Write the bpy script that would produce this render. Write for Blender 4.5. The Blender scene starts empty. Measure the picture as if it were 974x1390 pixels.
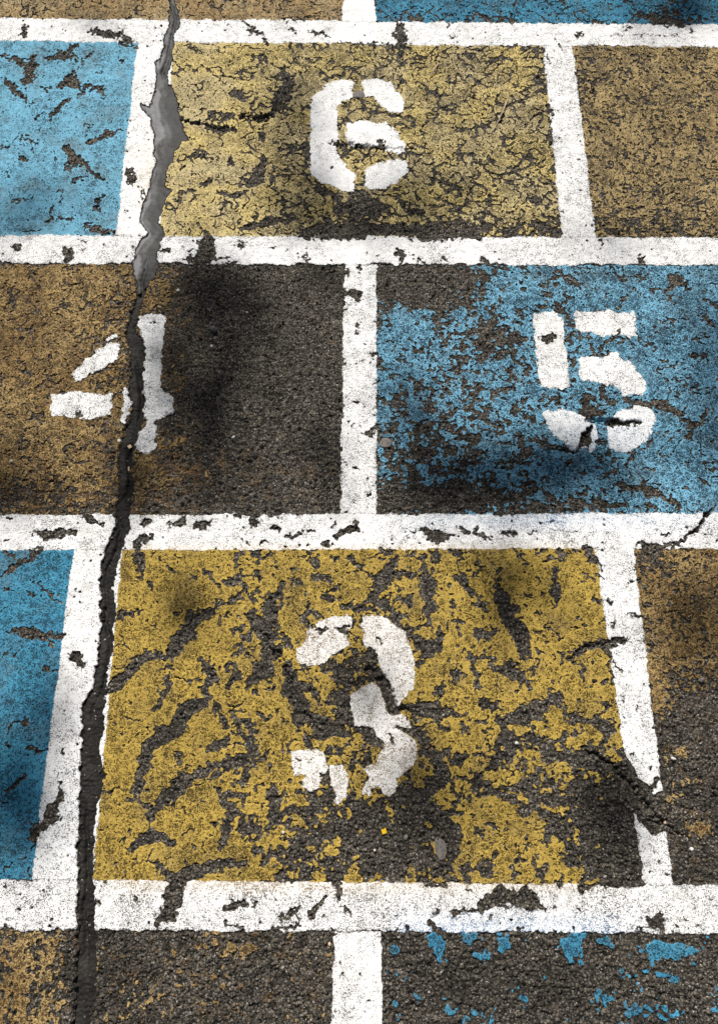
import bpy, math, random
import numpy as np

# ------------------------------------------------------------------ camera, sky, sun
SC = bpy.context.scene
H, F, PITCH = 1.3, 950.0, math.atan(2895.0/950.0)
CP = math.cos(PITCH); YH = 695.0-2895.0
HF, HT = H*F/CP**2, H*math.tan(PITCH)
def to_ground(px, py):                       # photo pixel (974x1390) -> point on the ground
    return H*(px-487.0)/(CP*(py-YH)), HF/(py-YH)-HT
def from_ground(X, Y):
    q = HF/(Y+HT)
    return 487.0+X*CP*q/H, q+YH

cam = bpy.data.cameras.new('camera'); camo = bpy.data.objects.new('camera', cam)
SC.collection.objects.link(camo); SC.camera = camo
camo.location = (0, 0, H); camo.rotation_euler = (math.pi/2-PITCH, 0, 0)
cam.sensor_fit = 'VERTICAL'; cam.sensor_height = 24; cam.lens = 24*F/1390.0
cam.clip_start = 0.02; cam.clip_end = 2000

SUN_EL, SUN_AZ = math.radians(47), math.radians(-12)      # azimuth from +Y (ahead), negative = to the left
SD = np.array([math.cos(SUN_EL)*math.sin(SUN_AZ), math.cos(SUN_EL)*math.cos(SUN_AZ), math.sin(SUN_EL)])
w = bpy.data.worlds.new('World'); SC.world = w; w.use_nodes = True
nt = w.node_tree; bg = nt.nodes['Background']; bg.inputs[1].default_value = 0.05
sky = nt.nodes.new('ShaderNodeTexSky'); sky.sky_type = 'NISHITA'; sky.sun_disc = False
sky.sun_elevation = SUN_EL; sky.sun_rotation = SUN_AZ
hs = nt.nodes.new('ShaderNodeHueSaturation'); hs.inputs['Saturation'].default_value = .45
nt.links.new(sky.outputs[0], hs.inputs['Color']); nt.links.new(hs.outputs[0], bg.inputs[0])
sl = bpy.data.lights.new('sun', 'SUN'); sl.energy = 4.6; sl.angle = math.radians(0.55); sl.color = (1, .965, .91)
so = bpy.data.objects.new('sun', sl); SC.collection.objects.link(so)
from mathutils import Vector
so.rotation_euler = Vector(SD).to_track_quat('Z', 'Y').to_euler()
SC.view_settings.view_transform = 'Standard'; SC.view_settings.look = 'None'
SC.view_settings.gamma = 1; SC.view_settings.exposure = 0.22

# ------------------------------------------------------------------ helpers
rng = np.random.RandomState(7)
def tag(o, label=None, cat=None, group=None, kind=None):
    if label: o['label'] = label
    if cat: o['category'] = cat
    if group: o['group'] = group
    if kind: o['kind'] = kind
    return o
def empty(name, loc=(0, 0, 0)):
    o = bpy.data.objects.new(name, None); SC.collection.objects.link(o); o.location = loc; o.empty_display_size = .05
    return o
def link(name, me, mat, parent=None):
    o = bpy.data.objects.new(name, me); SC.collection.objects.link(o)
    me.materials.append(mat)
    if parent: o.parent = parent
    return o
def make_mesh(name, co, loops, sizes, smooth=True, attrs=None):
    me = bpy.data.meshes.new(name)
    me.vertices.add(len(co)); me.vertices.foreach_set('co', np.ascontiguousarray(co, np.float32).ravel())
    me.loops.add(len(loops)); me.loops.foreach_set('vertex_index', np.ascontiguousarray(loops, np.int32))
    me.polygons.add(len(sizes))
    st = np.concatenate(([0], np.cumsum(sizes)[:-1])).astype(np.int32)
    me.polygons.foreach_set('loop_start', st)
    me.update(calc_edges=True)
    me.polygons.foreach_set('use_smooth', np.full(len(sizes), smooth))
    for k, v in (attrs or {}).items():
        a = me.attributes.new(k, 'FLOAT', 'POINT'); a.data.foreach_set('value', np.ascontiguousarray(v, np.float32))
    me.validate(verbose=False) if False else None
    return me
_tab = {}
def perlin(x, y, s, seed=0):
    if seed not in _tab:
        r = np.random.RandomState(1000+seed); a = r.rand(256, 256)*2*np.pi
        _tab[seed] = (np.cos(a).astype(np.float32), np.sin(a).astype(np.float32))
    gx, gy = _tab[seed]
    u = x/s+131.7; v = y/s+97.3
    iu = np.floor(u).astype(np.int32); iv = np.floor(v).astype(np.int32)
    fu = (u-iu).astype(np.float32); fv = (v-iv).astype(np.float32)
    a, b, c, d = iu & 255, (iu+1) & 255, iv & 255, (iv+1) & 255
    def g(i, j, dx, dy): return gx[i, j]*dx+gy[i, j]*dy
    su = fu*fu*fu*(fu*(fu*6-15)+10); sv = fv*fv*fv*(fv*(fv*6-15)+10)
    n0 = g(a, c, fu, fv)*(1-su)+g(b, c, fu-1, fv)*su
    n1 = g(a, d, fu, fv-1)*(1-su)+g(b, d, fu-1, fv-1)*su
    return (n0*(1-sv)+n1*sv)*1.5
def fbm(x, y, s, seed=0, oct=3, gain=.5):
    r = 0; a = 1; t = 0
    for k in range(oct):
        r = r+a*perlin(x, y, s/(2**k), seed+k); t += a; a *= gain
    return r/t**.7
def worley(x, y, s, seed=0):
    r = np.random.RandomState(500+seed); T = r.rand(256, 256, 3).astype(np.float32)
    u = (x/s+71.3); v = (y/s+53.9)
    iu = np.floor(u).astype(np.int32); iv = np.floor(v).astype(np.int32)
    f1 = np.full(u.shape, 9., np.float32); f2 = f1.copy(); cid = np.zeros(u.shape, np.float32)
    for di in (-1, 0, 1):
        for dj in (-1, 0, 1):
            t = T[(iu+di) & 255, (iv+dj) & 255]
            d = (iu+di+t[..., 0]-u)**2+(iv+dj+t[..., 1]-v)**2
            n = d < f1
            f2 = np.where(n, f1, np.minimum(f2, d)); f1 = np.where(n, d, f1); cid = np.where(n, t[..., 2], cid)
    return np.sqrt(f1), np.sqrt(f2), cid
def sstep(a, b, x):
    t = np.clip((x-a)/(b-a), 0, 1); return t*t*(3-2*t)

# ------------------------------------------------------------------ grid over the ground
def spaced(core0, core1, s0, s1):
    c = [core0]
    while c[-1] < core1:
        t = (c[-1]-core0)/(core1-core0); c.append(c[-1]+s0+(s1-s0)*t)
    return c
def extend(c, lim, s):
    hi = []; v = c[-1]
    while v < lim: v += s; hi.append(v)
    while v < 400: s *= 1.55; v += s; hi.append(v)
    return hi
cx_ = spaced(-.94, .94, .0019, .0019); cy_ = spaced(-.43, 1.83, .0015, .0023)
xs = np.array([-v for v in extend([0, .94], 1.6, .008)][::-1]+cx_+extend(cx_, 1.6, .008))
ys = np.array([-v for v in extend([0, .43], .95, .008)][::-1]+cy_+extend(cy_, 2.4, .008))
NX, NY = len(xs), len(ys)
GX, GY = np.meshgrid(xs, ys)
near = (np.abs(GX) < 1.75) & (GY > -1.1) & (GY < 2.6)
Yc = np.clip(GY, -1.2, 3.0)
PX, PY = from_ground(GX, Yc)
gx32, gy32 = GX.astype(np.float32), GY.astype(np.float32)

# ragged and mild domain warps in photo pixels
def warp(a1, s1, a2, s2, seed):
    return (PX+a1*perlin(GX, GY, s1, seed)+a2*perlin(GX, GY, s2, seed+1),
            PY+a1*perlin(GX, GY, s1, seed+2)+a2*perlin(GX, GY, s2, seed+3))
RX, RY = warp(4.5, .022, 4.0, .0075, 10)
n_w = perlin(GX, GY, .026, 15)+.6*perlin(GX, GY, .012, 16)
MX, MY = warp(1.6, .03, 1.5, .008, 20)

def bbox_slice(x0, y0, x1, y1):
    X = [to_ground(x, y)[0] for x in (x0, x1) for y in (y0, y1)]
    Y = [to_ground(x0, y)[1] for y in (y0, y1)]
    i0, i1 = np.searchsorted(xs, [min(X), max(X)]); j0, j1 = np.searchsorted(ys, [min(Y), max(Y)])
    return slice(max(j0-2, 0), j1+3), slice(max(i0-2, 0), i1+3)
def poly_sd(X, Y, P):
    """signed distance, positive inside"""
    P = np.array(P, float); d = np.full(X.shape, 1e9); ins = np.zeros(X.shape, bool)
    for k in range(len(P)):
        a, b = P[k], P[(k+1) % len(P)]; e = b-a
        t = np.clip(((X-a[0])*e[0]+(Y-a[1])*e[1])/(e@e+1e-9), 0, 1)
        d = np.minimum(d, (X-a[0]-t*e[0])**2+(Y-a[1]-t*e[1])**2)
        c = (a[1] > Y) != (b[1] > Y)
        ins ^= c & (X < (b[0]-a[0])*(Y-a[1])/(b[1]-a[1]+1e-12)+a[0])
    return np.where(ins, 1, -1)*np.sqrt(d)
def line_sd(X, Y, P, W):
    """distance to a tapering polyline minus its half width"""
    d = np.full(X.shape, 1e9)
    if len(P) == 1: return np.hypot(X-P[0][0], Y-P[0][1])-W[0]
    for k in range(len(P)-1):
        a, b = np.array(P[k], float), np.array(P[k+1], float); e = b-a
        t = np.clip(((X-a[0])*e[0]+(Y-a[1])*e[1])/(e@e+1e-9), 0, 1)
        d = np.minimum(d, np.hypot(X-a[0]-t*e[0], Y-a[1]-t*e[1])-(W[k]+(W[k+1]-W[k])*t))
    return d
Z = 2.952
def unzoom(o, s, pts): return [(o[0]+x/s, o[1]+y/s) for x, y in pts]
def strokes(field, o, s, items, k=1.0, taper=True, sign=1, RX=RX, RY=RY):
    """field = min(field, distance-to-stroke - halfwidth)"""
    for it in items:
        pts, wd = it[:-1], it[-1]
        P = unzoom(o, s, pts); wz = wd/s*k+(.7 if wd > 3 else 0)
        W = [wz]*len(P)
        if taper and len(P) > 1: W[0] = wz*.45; W[-1] = wz*.45
        m = wz+14
        sl_ = bbox_slice(min(p[0] for p in P)-m, min(p[1] for p in P)-m, max(p[0] for p in P)+m, max(p[1] for p in P)+m)
        field[sl_] = np.minimum(field[sl_], line_sd(RX[sl_], RY[sl_], P, W)+n_w[sl_]*wz*.32)
T = [(0, 0), (320, 0), (644, 0), (0, 340), (320, 340), (644, 340), (0, 690), (320, 690), (644, 690), (0, 1000), (320, 1000), (644, 1000)]

# ------------------------------------------------------------------ traced chips (bare spots in the paint)
hole = np.full(GX.shape, 40.)
strokes(hole, T[0], Z, [
 ((10,225),(60,240),(110,262),(150,232),10), ((138,240),(120,290),(98,352),22), ((20,310),(50,350),(110,405),13),
 ((195,240),(250,230),(310,178),16), ((250,212),(312,243),14), ((365,215),(318,272),10), ((245,340),(290,325),(322,365),26),
 ((325,348),(380,350),(430,362),10), ((398,362),(415,395),9), ((205,462),(240,430),(282,395),11), ((210,460),(140,468),6),
 ((205,455),(200,512),8), ((345,575),(410,552),(482,520),13), ((265,600),(305,640),(352,668),24), ((300,640),(270,690),13),
 ((352,680),(425,727),14), ((295,725),(355,715),16), ((88,550),(150,582),8), ((148,590),(135,625),7), ((75,635),(112,640),14),
 ((60,812),(132,800),7), ((255,770),(245,822),8), ((412,790),(378,842),14), ((400,842),(412,862),7), ((212,835),(200,890),14),
 ((190,885),(300,880),9), ((340,912),(400,925),(462,938),15), ((95,938),(175,930),7), ((335,495),(370,505),15), ((470,240),(495,245),15),
 ((395,295),(420,288),7), ((170,355),(205,357),7), ((0,590),(40,592),9), ((30,700),(38,720),10),
 ((100,118),(98,150),24), ((362,128),(440,138),(515,152),15), ((490,172),(552,186),14), ((518,690),(530,730),30), ((572,760),(576,800),13),
 ((325,968),(350,972),9), ((60,1000),(85,990),16), ((262,1018),(300,1024),15), ((530,990),(540,995),7), ((510,850),(512,852),6),
 ((720,482),(800,492),(870,522),(948,518),13), ((840,460),(935,462),24), ((940,370),(970,400),32), ((770,625),(820,612),18), ((800,620),(822,640),12),
 ((920,640),(925,665),20), ((800,755),(850,725),20), ((712,680),(745,665),12), ((930,795),(974,775),24), ((870,770),(930,795),13),
 ((720,768),(780,768),11), ((790,895),(800,915),18), ((712,905),(730,915),13), ((750,180),(792,208),7), ((720,440),(755,425),14), ((740,555),(790,558),8),
 ((825,945),(832,985),(850,1030),36), ((760,1005),(860,1020),14), ((965,985),(968,1000),13), ((678,1010),(680,1012),14)])
strokes(hole, T[1], Z, [
 ((30,95),(70,120),(115,148),9), ((222,122),(242,128),14), ((295,132),(375,152),12), ((650,100),(660,150),(662,215),24), ((612,188),(690,190),14),
 ((655,220),(665,250),14), ((115,165),(130,190),13), ((10,985),(35,990),20), ((135,995),(155,995),11), ((640,1022),(680,1020),14), ((200,995),(205,998),6),
 ((225,310),(195,380),(155,440),32), ((20,372),(45,378),22), ((5,462),(90,475),(155,460),10), ((270,240),(300,250),16), ((95,530),(105,550),22),
 ((110,650),(80,720),(60,750),26), ((150,670),(160,770),16), ((30,915),(120,890),(225,882),18), ((240,590),(290,600),(300,640),22),
 ((300,735),(350,770),(420,800),22), ((420,840),(500,830),(600,840),58), ((260,940),(380,930),(560,925),40), ((560,920),(760,930),(974,940),36),
 ((690,840),(740,860),36), ((840,900),(900,890),32), ((790,720),(880,750),14), ((650,800),(680,830),20), ((430,560),(435,600),(440,640),14),
 ((370,575),(430,580),(600,600),(720,600),8), ((680,470),(720,480),10), ((520,440),(680,470),9), ((730,530),(750,545),14), ((880,520),(940,525),10),
 ((575,235),(600,240),18), ((440,180),(610,178),6), ((0,300),(110,262),8), ((700,210),(760,240),8), ((870,745),(905,760),14), ((70,880),(70,882),30),
 ((200,85),(330,70),9), ((860,150),(885,152),8), ((850,95),(860,98),9), ((410,175),(412,178),8)])
strokes(hole, T[2], Z, [
 ((590,110),(618,115),8), ((402,140),(428,145),11), ((338,175),(350,195),7), ((275,200),(298,250),9), ((285,430),(310,470),14), ((300,480),(300,600),9),
 ((865,125),(880,127),6), ((505,960),(512,985),16), ((130,182),(165,188),10), ((540,140),(700,143),(850,144),2.5), ((400,300),(425,320),12),
 ((230,900),(330,935),36), ((225,790),(250,810),22), ((130,930),(180,920),26), ((0,920),(60,920),34), ((55,620),(70,645),16), ((0,60),(150,85),16),
 ((40,250),(100,230),(160,260),8), ((470,880),(560,940),14), ((640,60),(760,80),(830,95),22), ((450,80),(520,90),14), ((0,650),(40,655),12), ((345,850),(348,855),8),
 ((410,640),(420,645),6),((120,930),(120,932),30)])
strokes(hole, T[3], Z, [
 ((262,5),(285,20),(270,45),20), ((755,35),(800,40),(860,30),26), ((770,60),(850,20),18), ((215,235),(290,215),12), ((300,250),(340,235),10), ((345,1065),(400,1105),26),
 ((598,1080),(575,1100),20), ((680,1118),(720,1085),16), ((800,1095),(830,1120),18), ((655,10),(690,12),10), ((880,30),(940,45),9),
 ((0,970),(300,970),16), ((320,655),(325,660),6), ((300,512),(380,490),(470,440),12), ((395,375),(470,345),9), ((430,690),(440,880),30)])
strokes(hole, T[4], Z, [
 ((500,68),(500,82),17), ((430,165),(480,180),(498,205),18), ((455,235),(400,260),12), ((445,95),(430,60),14), ((640,18),(662,12),(685,25),13), ((658,20),(662,60),15), ((498,272),(508,272),7),
 ((490,300),(495,305),9), ((488,335),(492,335),6), ((465,605),(492,606),9), ((512,622),(518,625),9), ((475,700),(490,700),18), ((432,840),(438,845),12), ((475,878),(490,884),9),
 ((532,978),(538,982),10), ((522,1016),(530,1016),6), ((440,1125),(465,1108),(490,1112),20), ((60,1092),(100,1090),18), ((150,1112),(160,1112),16), ((378,1105),(400,1090),13),
 ((740,45),(755,50),15), ((835,40),(850,50),13), ((275,20),(280,45),8), ((568,20),(580,30),7), ((512,735),(545,735),(575,690),12), ((540,415),(570,425),10), ((545,535),(570,520),10), ((400,420),(440,470),12),
 ((405,520),(425,640),10), ((505,448),(512,450),9)])
strokes(hole, T[5], Z, [
 ((30,40),(50,60),18), ((660,32),(668,58),15), ((512,1078),(516,1090),8), ((945,1040),(905,1090),(870,1122),9), ((240,360),(300,410),1),
 ((272,352),(300,356),(320,352),17), ((545,355),(572,325),14), ((500,405),(530,370),14), ((470,415),(560,420),11), ((320,215),(370,280),(400,300),13), ((450,590),(440,650),(520,640),26),
 ((640,600),(760,620),(800,650),18), ((780,630),(870,700),26), ((520,610),(600,600),22), ((150,640),(240,680),20), ((850,760),(930,640),16),
 ((770,180),(790,120),(850,130),20), ((770,190),(800,215),12), ((860,420),(915,428),18), ((775,280),(800,300),12), ((660,350),(720,400),10),
 ((920,205),(974,212),16), ((905,270),(950,300),12), ((740,440),(780,440),9), ((800,560),(812,570),12), ((630,830),(600,860),10), ((640,880),(720,880),8),
 ((590,950),(700,960),(820,1030),18), ((320,1000),(560,1030),10), ((180,820),(230,800),26), ((280,790),(390,800),14), ((0,1045),(200,1055),16), ((480,250),(520,240),8), ((570,240),(600,190),10)])
strokes(hole, T[6], Z, [
 ((135,98),(190,112),(305,90),17), ((305,590),(330,620),28), ((560,118),(605,112),18), ((575,130),(585,135),14), ((355,40),(400,72),24), ((590,55),(592,60),15), ((680,60),(745,50),18), ((780,70),(835,60),22), ((20,128),(48,118),6), ((40,35),(45,40),9),
 ((545,140),(560,200),(572,272),26), ((488,430),(560,415),28), ((705,420),(722,425),20), ((600,295),(605,315),18), ((805,240),(885,312),16), ((640,190),(645,210),11), ((670,232),(705,260),7), ((708,185),(710,210),8),
 ((430,742),(490,690),(560,605),(620,590),(690,605),22), ((670,600),(720,535),(780,450),(850,400),32), ((850,400),(930,370),(974,335),14), ((905,300),(974,280),28), ((960,250),(974,330),18),
 ((460,640),(510,640),12), ((640,640),(700,640),14), ((685,665),(655,740),(618,815),18), ((800,605),(850,680),(822,745),26), ((850,760),(750,805),(700,885),(640,930),(585,945),30), ((860,800),(905,870),26), ((925,800),(974,915),18),
 ((974,660),(905,715),13), ((945,640),(950,670),20), ((930,590),(974,570),24), ((850,950),(900,940),30), ((480,505),(520,560),9), ((625,880),(670,880),22), ((500,840),(560,845),9), ((750,695),(770,690),13), ((520,775),(524,778),12), ((590,455),(620,475),6),
 ((0,275),(50,240),(110,205),(190,155),14), ((10,175),(70,200),12), ((190,330),(250,385),11), ((110,345),(140,355),14), ((30,495),(100,490),(170,510),(255,508),17), ((160,520),(210,545),20), ((170,640),(225,655),11), ((70,855),(110,855),14), ((30,910),(60,870),7), ((110,965),(195,968),10), ((60,600),(70,560),6), ((0,320),(70,325),6), ((150,290),(155,340),6)])
strokes(hole, T[7], Z, [
 ((60,40),(100,60),20), ((145,75),(165,85),16), ((215,110),(250,105),20), ((295,90),(312,92),12), ((40,137),(52,140),12), ((105,140),(128,140),14), ((408,115),(450,85),(490,90),22), ((350,155),(365,140),13), ((378,72),(398,60),13),
 ((690,98),(715,100),10), ((750,88),(800,110),(860,110),24), ((890,85),(930,95),18), ((960,90),(974,110),22), ((620,120),(625,122),7), ((0,30),(300,10),20), ((620,5),(760,18),10),
 ((0,290),(40,275),30), ((40,310),(60,350),20), ((60,430),(110,480),(145,570),(110,650),(60,700),36), ((180,310),(130,400),(140,480),30), ((80,260),(100,280),22), ((150,350),(130,470),24), ((230,290),(260,295),30), ((230,240),(250,240),22), ((300,215),(330,225),16), ((310,270),(370,285),24), ((350,350),(380,370),24), ((290,410),(330,430),26), ((240,420),(260,440),16), ((160,245),(175,250),16),
 ((420,400),(500,395),(580,420),15), ((630,215),(590,290),(530,370),32), ((455,200),(500,235),26), ((530,200),(620,170),14), ((680,180),(720,190),16), ((850,165),(900,190),16), ((750,230),(760,300),(775,400),(765,470),24), ((820,490),(800,560),(730,540),26), ((890,280),(950,340),28), ((660,320),(680,325),9), ((660,480),(740,480),12),
 ((470,570),(480,640),26), ((540,560),(530,590),24), ((390,620),(480,655),20), ((520,640),(600,700),(640,800),36), ((470,660),(430,760),(450,850),26), ((640,800),(730,810),(880,820),26), ((300,720),(230,700),(200,620),24),
 ((210,700),(270,820),(350,890),(440,900),38), ((0,870),(50,940),22), ((870,650),(910,670),26), ((830,700),(810,760),24), ((860,420),(900,520),10), ((490,870),(560,920),(600,960),34), ((690,870),(760,930),(740,974),26), ((90,820),(130,850),16), ((340,790),(300,700),16), ((640,870),(700,900),22), ((900,850),(930,900),16), ((340,490),(350,492),14), ((395,485),(460,470),18), ((615,890),(635,930),12), ((570,530),(575,535),9), ((240,650),(300,640),12)])
strokes(hole, T[8], Z, [
 ((0,95),(70,130),22), ((115,100),(155,100),22), ((220,98),(240,100),8), ((750,98),(780,102),9), ((955,10),(900,70),(830,140),8), ((645,140),(690,165),(820,140),18), ((510,50),(515,55),8), ((395,90),(400,92),8),
 ((498,215),(505,240),14), ((495,270),(515,280),10), ((520,370),(545,385),17), ((550,460),(552,480),13), ((615,425),(690,440),14), ((650,795),(652,805),12), ((560,610),(580,650),9), ((588,740),(598,780),7), ((600,840),(600,880),5),
 ((80,300),(120,400),(190,530),(190,590),32), ((335,175),(345,200),24), ((320,250),(325,320),(315,400),20), ((440,170),(480,210),30), ((175,190),(205,210),20), ((265,205),(280,215),9), ((300,480),(345,520),14), ((200,345),(215,350),12), ((265,335),(275,345),12), ((245,490),(260,495),11), ((380,600),(440,555),(520,540),(605,528),17), ((410,620),(430,640),18), ((540,560),(545,700),12), ((90,640),(140,650),(210,690),34), ((0,490),(50,505),(95,490),16), ((0,600),(80,600),12), ((0,650),(20,720),22), ((100,860),(200,830),(330,760),44), ((110,900),(90,960),24), ((390,850),(480,845),38), ((530,850),(510,960),36), ((410,440),(440,470),11), ((480,370),(490,375),22), ((430,260),(490,265),8), ((290,540),(300,545),9), ((120,640),(110,610),12), ((330,780),(370,850),20), ((210,660),(250,610),12),((450,700),(460,705),7)])
strokes(hole, T[9], Z, [
 ((605,15),(580,100),(540,235),28), ((525,250),(610,285),22), ((600,315),(660,245),(740,180),(830,130),30), ((820,130),(974,100),44), ((715,60),(720,110),20), ((840,50),(920,15),30), ((410,235),(475,200),10),
 ((510,455),(600,400),(690,425),24), ((600,390),(625,400),16), ((880,255),(930,280),(905,370),(880,475),19), ((740,395),(770,370),12), ((725,290),(750,315),9), ((640,515),(700,570),(800,540),(880,510),(974,505),24), ((665,485),(650,530),9), ((710,580),(695,670),(640,750),40), ((890,700),(974,660),24), ((830,490),(830,560),7),
 ((250,235),(200,320),(125,410),26), ((140,410),(130,450),14), ((120,50),(150,60),18), ((60,500),(20,530),10), ((110,520),(120,560),10), ((30,215),(110,150),16), ((0,260),(30,265),16), ((150,385),(160,390),24), ((30,30),(40,50),12), ((250,60),(250,75),12), ((240,140),(245,230),9), ((255,320),(250,330),8), ((375,645),(400,665),10), ((540,645),(545,650),10), ((910,740),(974,770),18), ((970,310),(974,380),14), ((590,210),(600,215),7)])
strokes(hole, T[10], Z, [
 ((60,110),(30,190),26), ((150,190),(165,290),(130,370),22), ((240,210),(300,240),22), ((0,660),(30,672),26), ((165,730),(240,695),16), ((300,720),(355,645),22), ((250,690),(240,760),12), ((150,770),(260,760),14), ((405,580),(410,650),20), ((440,680),(458,715),11), ((640,712),(645,716),11), ((690,765),(695,775),13), ((920,605),(930,615),16), ((870,700),(950,695),24), ((800,690),(820,700),9), ((350,715),(355,718),12), ((70,680),(80,660),10), ((155,655),(165,658),14),
 ((780,750),(840,800),26), ((380,770),(400,790),10), ((760,590),(850,600),14), ((280,20),(300,40),16), ((190,30),(200,60),12), ((60,330),(40,360),14), ((150,460),(100,520),20), ((0,320),(10,300),12), ((260,400),(330,440),22), ((170,540),(230,520),16), ((780,50),(830,150),(720,260),(740,330),32), ((740,300),(870,380),(860,470),34), ((970,240),(940,200),12), ((640,780),(660,760),8)])
strokes(hole, T[11], Z, [
 ((10,690),(100,640),(200,648),(280,690),34), ((60,728),(70,735),8), ((178,765),(188,768),11), ((700,730),(730,745),(760,790),30), ((650,770),(700,750),14), ((410,590),(430,605),(470,600),16), ((620,600),(640,590),22), ((330,590),(340,600),14), ((480,590),(620,590),12), ((150,790),(330,785),12),
 ((230,20),(300,60),(400,100),(520,110),(620,170),30), ((440,110),(480,90),24), ((170,190),(280,250),(400,265),24), ((0,170),(80,220),(170,260),20), ((260,290),(330,330),(280,400),22), ((480,120),(560,200),20), ((190,100),(210,100),12), ((60,340),(90,370),20), ((0,370),(30,400),20), ((200,430),(220,430),12), ((60,490),(80,470),18), ((440,330),(560,330),(600,480),60), ((450,480),(560,530),(640,560),60), ((240,500),(260,560),24), ((0,540),(30,520),16), ((560,60),(560,30),10), ((330,450),(390,500),14), ((680,240),(740,160),16),
 ((630,200),(700,320),(800,380),34), ((640,60),(625,90),8), ((400,690),(450,690),5), ((320,688),(330,690),7)])
# thin deep black cracks in the asphalt itself
crk = np.full(GX.shape, 40.)
strokes(crk, T[5], Z, [((455,672),(520,690),(570,688),(655,688),13), ((630,688),(655,686),16), ((470,705),(440,750),(400,800),(300,800),12), ((945,1040),(905,1090),(870,1122),4)])
strokes(crk, T[7], Z, [((520,640),(600,700),(640,800),(700,830),16), ((270,820),(310,860),(350,890),8), ((100,490),(200,640),(230,720),5)])
strokes(crk, T[11], Z, [((440,50),(560,120),(640,210),(700,300),(860,420),6), ((700,330),(770,360),(800,400),9)])
strokes(crk, T[0], Z, [((720,482),(800,490),(870,520),(948,520),5), ((700,420),(760,430),6)])
strokes(crk, T[1], Z, [((5,465),(90,475),(150,462),6), ((370,578),(440,580),(600,600),(720,600),4)])
strokes(crk, T[8], Z, [((380,600),(440,560),(520,540),(605,530),4), ((955,10),(900,70),(830,140),5)])

# ------------------------------------------------------------------ the long crack with its filler
cl = []
for o, pts in ((T[0], [(688,-60,16),(688,0,16),(697,60,24),(700,95,26),(680,140,24),(675,200,25),(665,250,23),(655,310,20),(650,350,28),(648,400,38),(665,450,54),(678,500,58),(672,550,48),(650,600,30),(645,680,30),(620,740,32),(605,800,34),(600,860,32),(612,920,36),(600,980,38)]),
               (T[3], [(600,0,38),(590,50,40),(572,90,36),(565,150,24),(555,210,22),(535,280,22),(525,330,26),(550,400,33),(550,460,33),(545,520,32),(550,600,30),(550,660,30),(530,720,32),(510,790,32),(497,850,32),(503,950,30),(492,1040,32)]),
               (T[6], [(490,20,32),(488,80,34),(465,150,30),(440,230,32),(430,300,28),(435,400,30),(430,480,32),(425,560,30),(410,650,28),(400,730,32),(375,800,46),(370,880,46),(362,950,36)]),
               (T[9], [(368,20,30),(360,60,42),(367,130,50),(366,220,52),(350,300,40),(345,400,33),(340,500,35),(345,600,36),(340,700,40),(345,800,40),(345,885,42),(340,1000,44),(330,1150,42),(330,1500,40)])):
    cl += [(o[0]+x/Z, o[1]+y/Z, h/Z) for x, y, h in pts]
ED = [(10,290,348),(60,288,350),(110,275,345),(150,278,388),(200,256,402),(250,245,412),(300,250,425),(360,264,446),(410,274,440),(450,270,402),(500,272,382),(545,290,375),(600,270,346),(650,254,336),(700,240,330),(740,235,345),(780,225,340),
      (850,200,306),(900,190,285),(950,213,300),(985,240,325),(1010,235,320),(1060,185,302),(1110,158,290),(1150,190,280),(1185,142,288),(1220,150,275),(1280,165,228),(1370,170,214)]
ED = [(149+(l+r_)/2/4.453, 95+y/4.453, (r_-l)/2/4.453+.8) for y, l, r_ in ED]
cl = [c for c in cl if c[1] < 95]+ED+[c for c in cl if c[1] > 405]
cl = np.array(cl)
CY0 = cl[0, 1]
wk = .30+.70*sstep(370, 420, PY)
wx = MX+wk*(3.2*perlin(GX, GY, .022, 31)+1.8*perlin(GX, GY, .0085, 32)); wy = MY
Fcr = np.full(GX.shape, -1e3)
for k in range(len(cl)-1):
    a, b = cl[k], cl[k+1]; e = b[:2]-a[:2]; m = 60
    s_ = bbox_slice(min(a[0], b[0])-m, a[1]-m, max(a[0], b[0])+m, b[1]+m) if b[1] > a[1] else None
    if s_ is None: continue
    t = np.clip(((wx[s_]-a[0])*e[0]+(wy[s_]-a[1])*e[1])/(e@e), 0, 1)
    Fcr[s_] = np.maximum(Fcr[s_], a[2]+(b[2]-a[2])*t-np.hypot(wx[s_]-a[0]-t*e[0], wy[s_]-a[1]-t*e[1]))
for P in ([(640,440),(610,440),(563,418),(575,440),(600,465)], [(700,500),(722,500),(752,560),(700,575)], [(690,380),(712,420),(690,440)], [(640,240),(622,250),(632,285),(645,300)],
          [(655,755),(685,768),(660,800)]):
    P = unzoom(T[0], Z, P); s_ = bbox_slice(min(p[0] for p in P)-8, min(p[1] for p in P)-8, max(p[0] for p in P)+8, max(p[1] for p in P)+8)
    Fcr[s_] = np.maximum(Fcr[s_], poly_sd(wx[s_], wy[s_], P)+1)
Fcr = np.where(PY < CY0+4, -20, Fcr)
jag = perlin(GX, GY, .012, 33)
Fcr = Fcr-1.6*sstep(90, 60, PY)-.8*sstep(380, 410, PY)-.5-1.8*np.abs(jag)*sstep(380, 420, PY)

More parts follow.
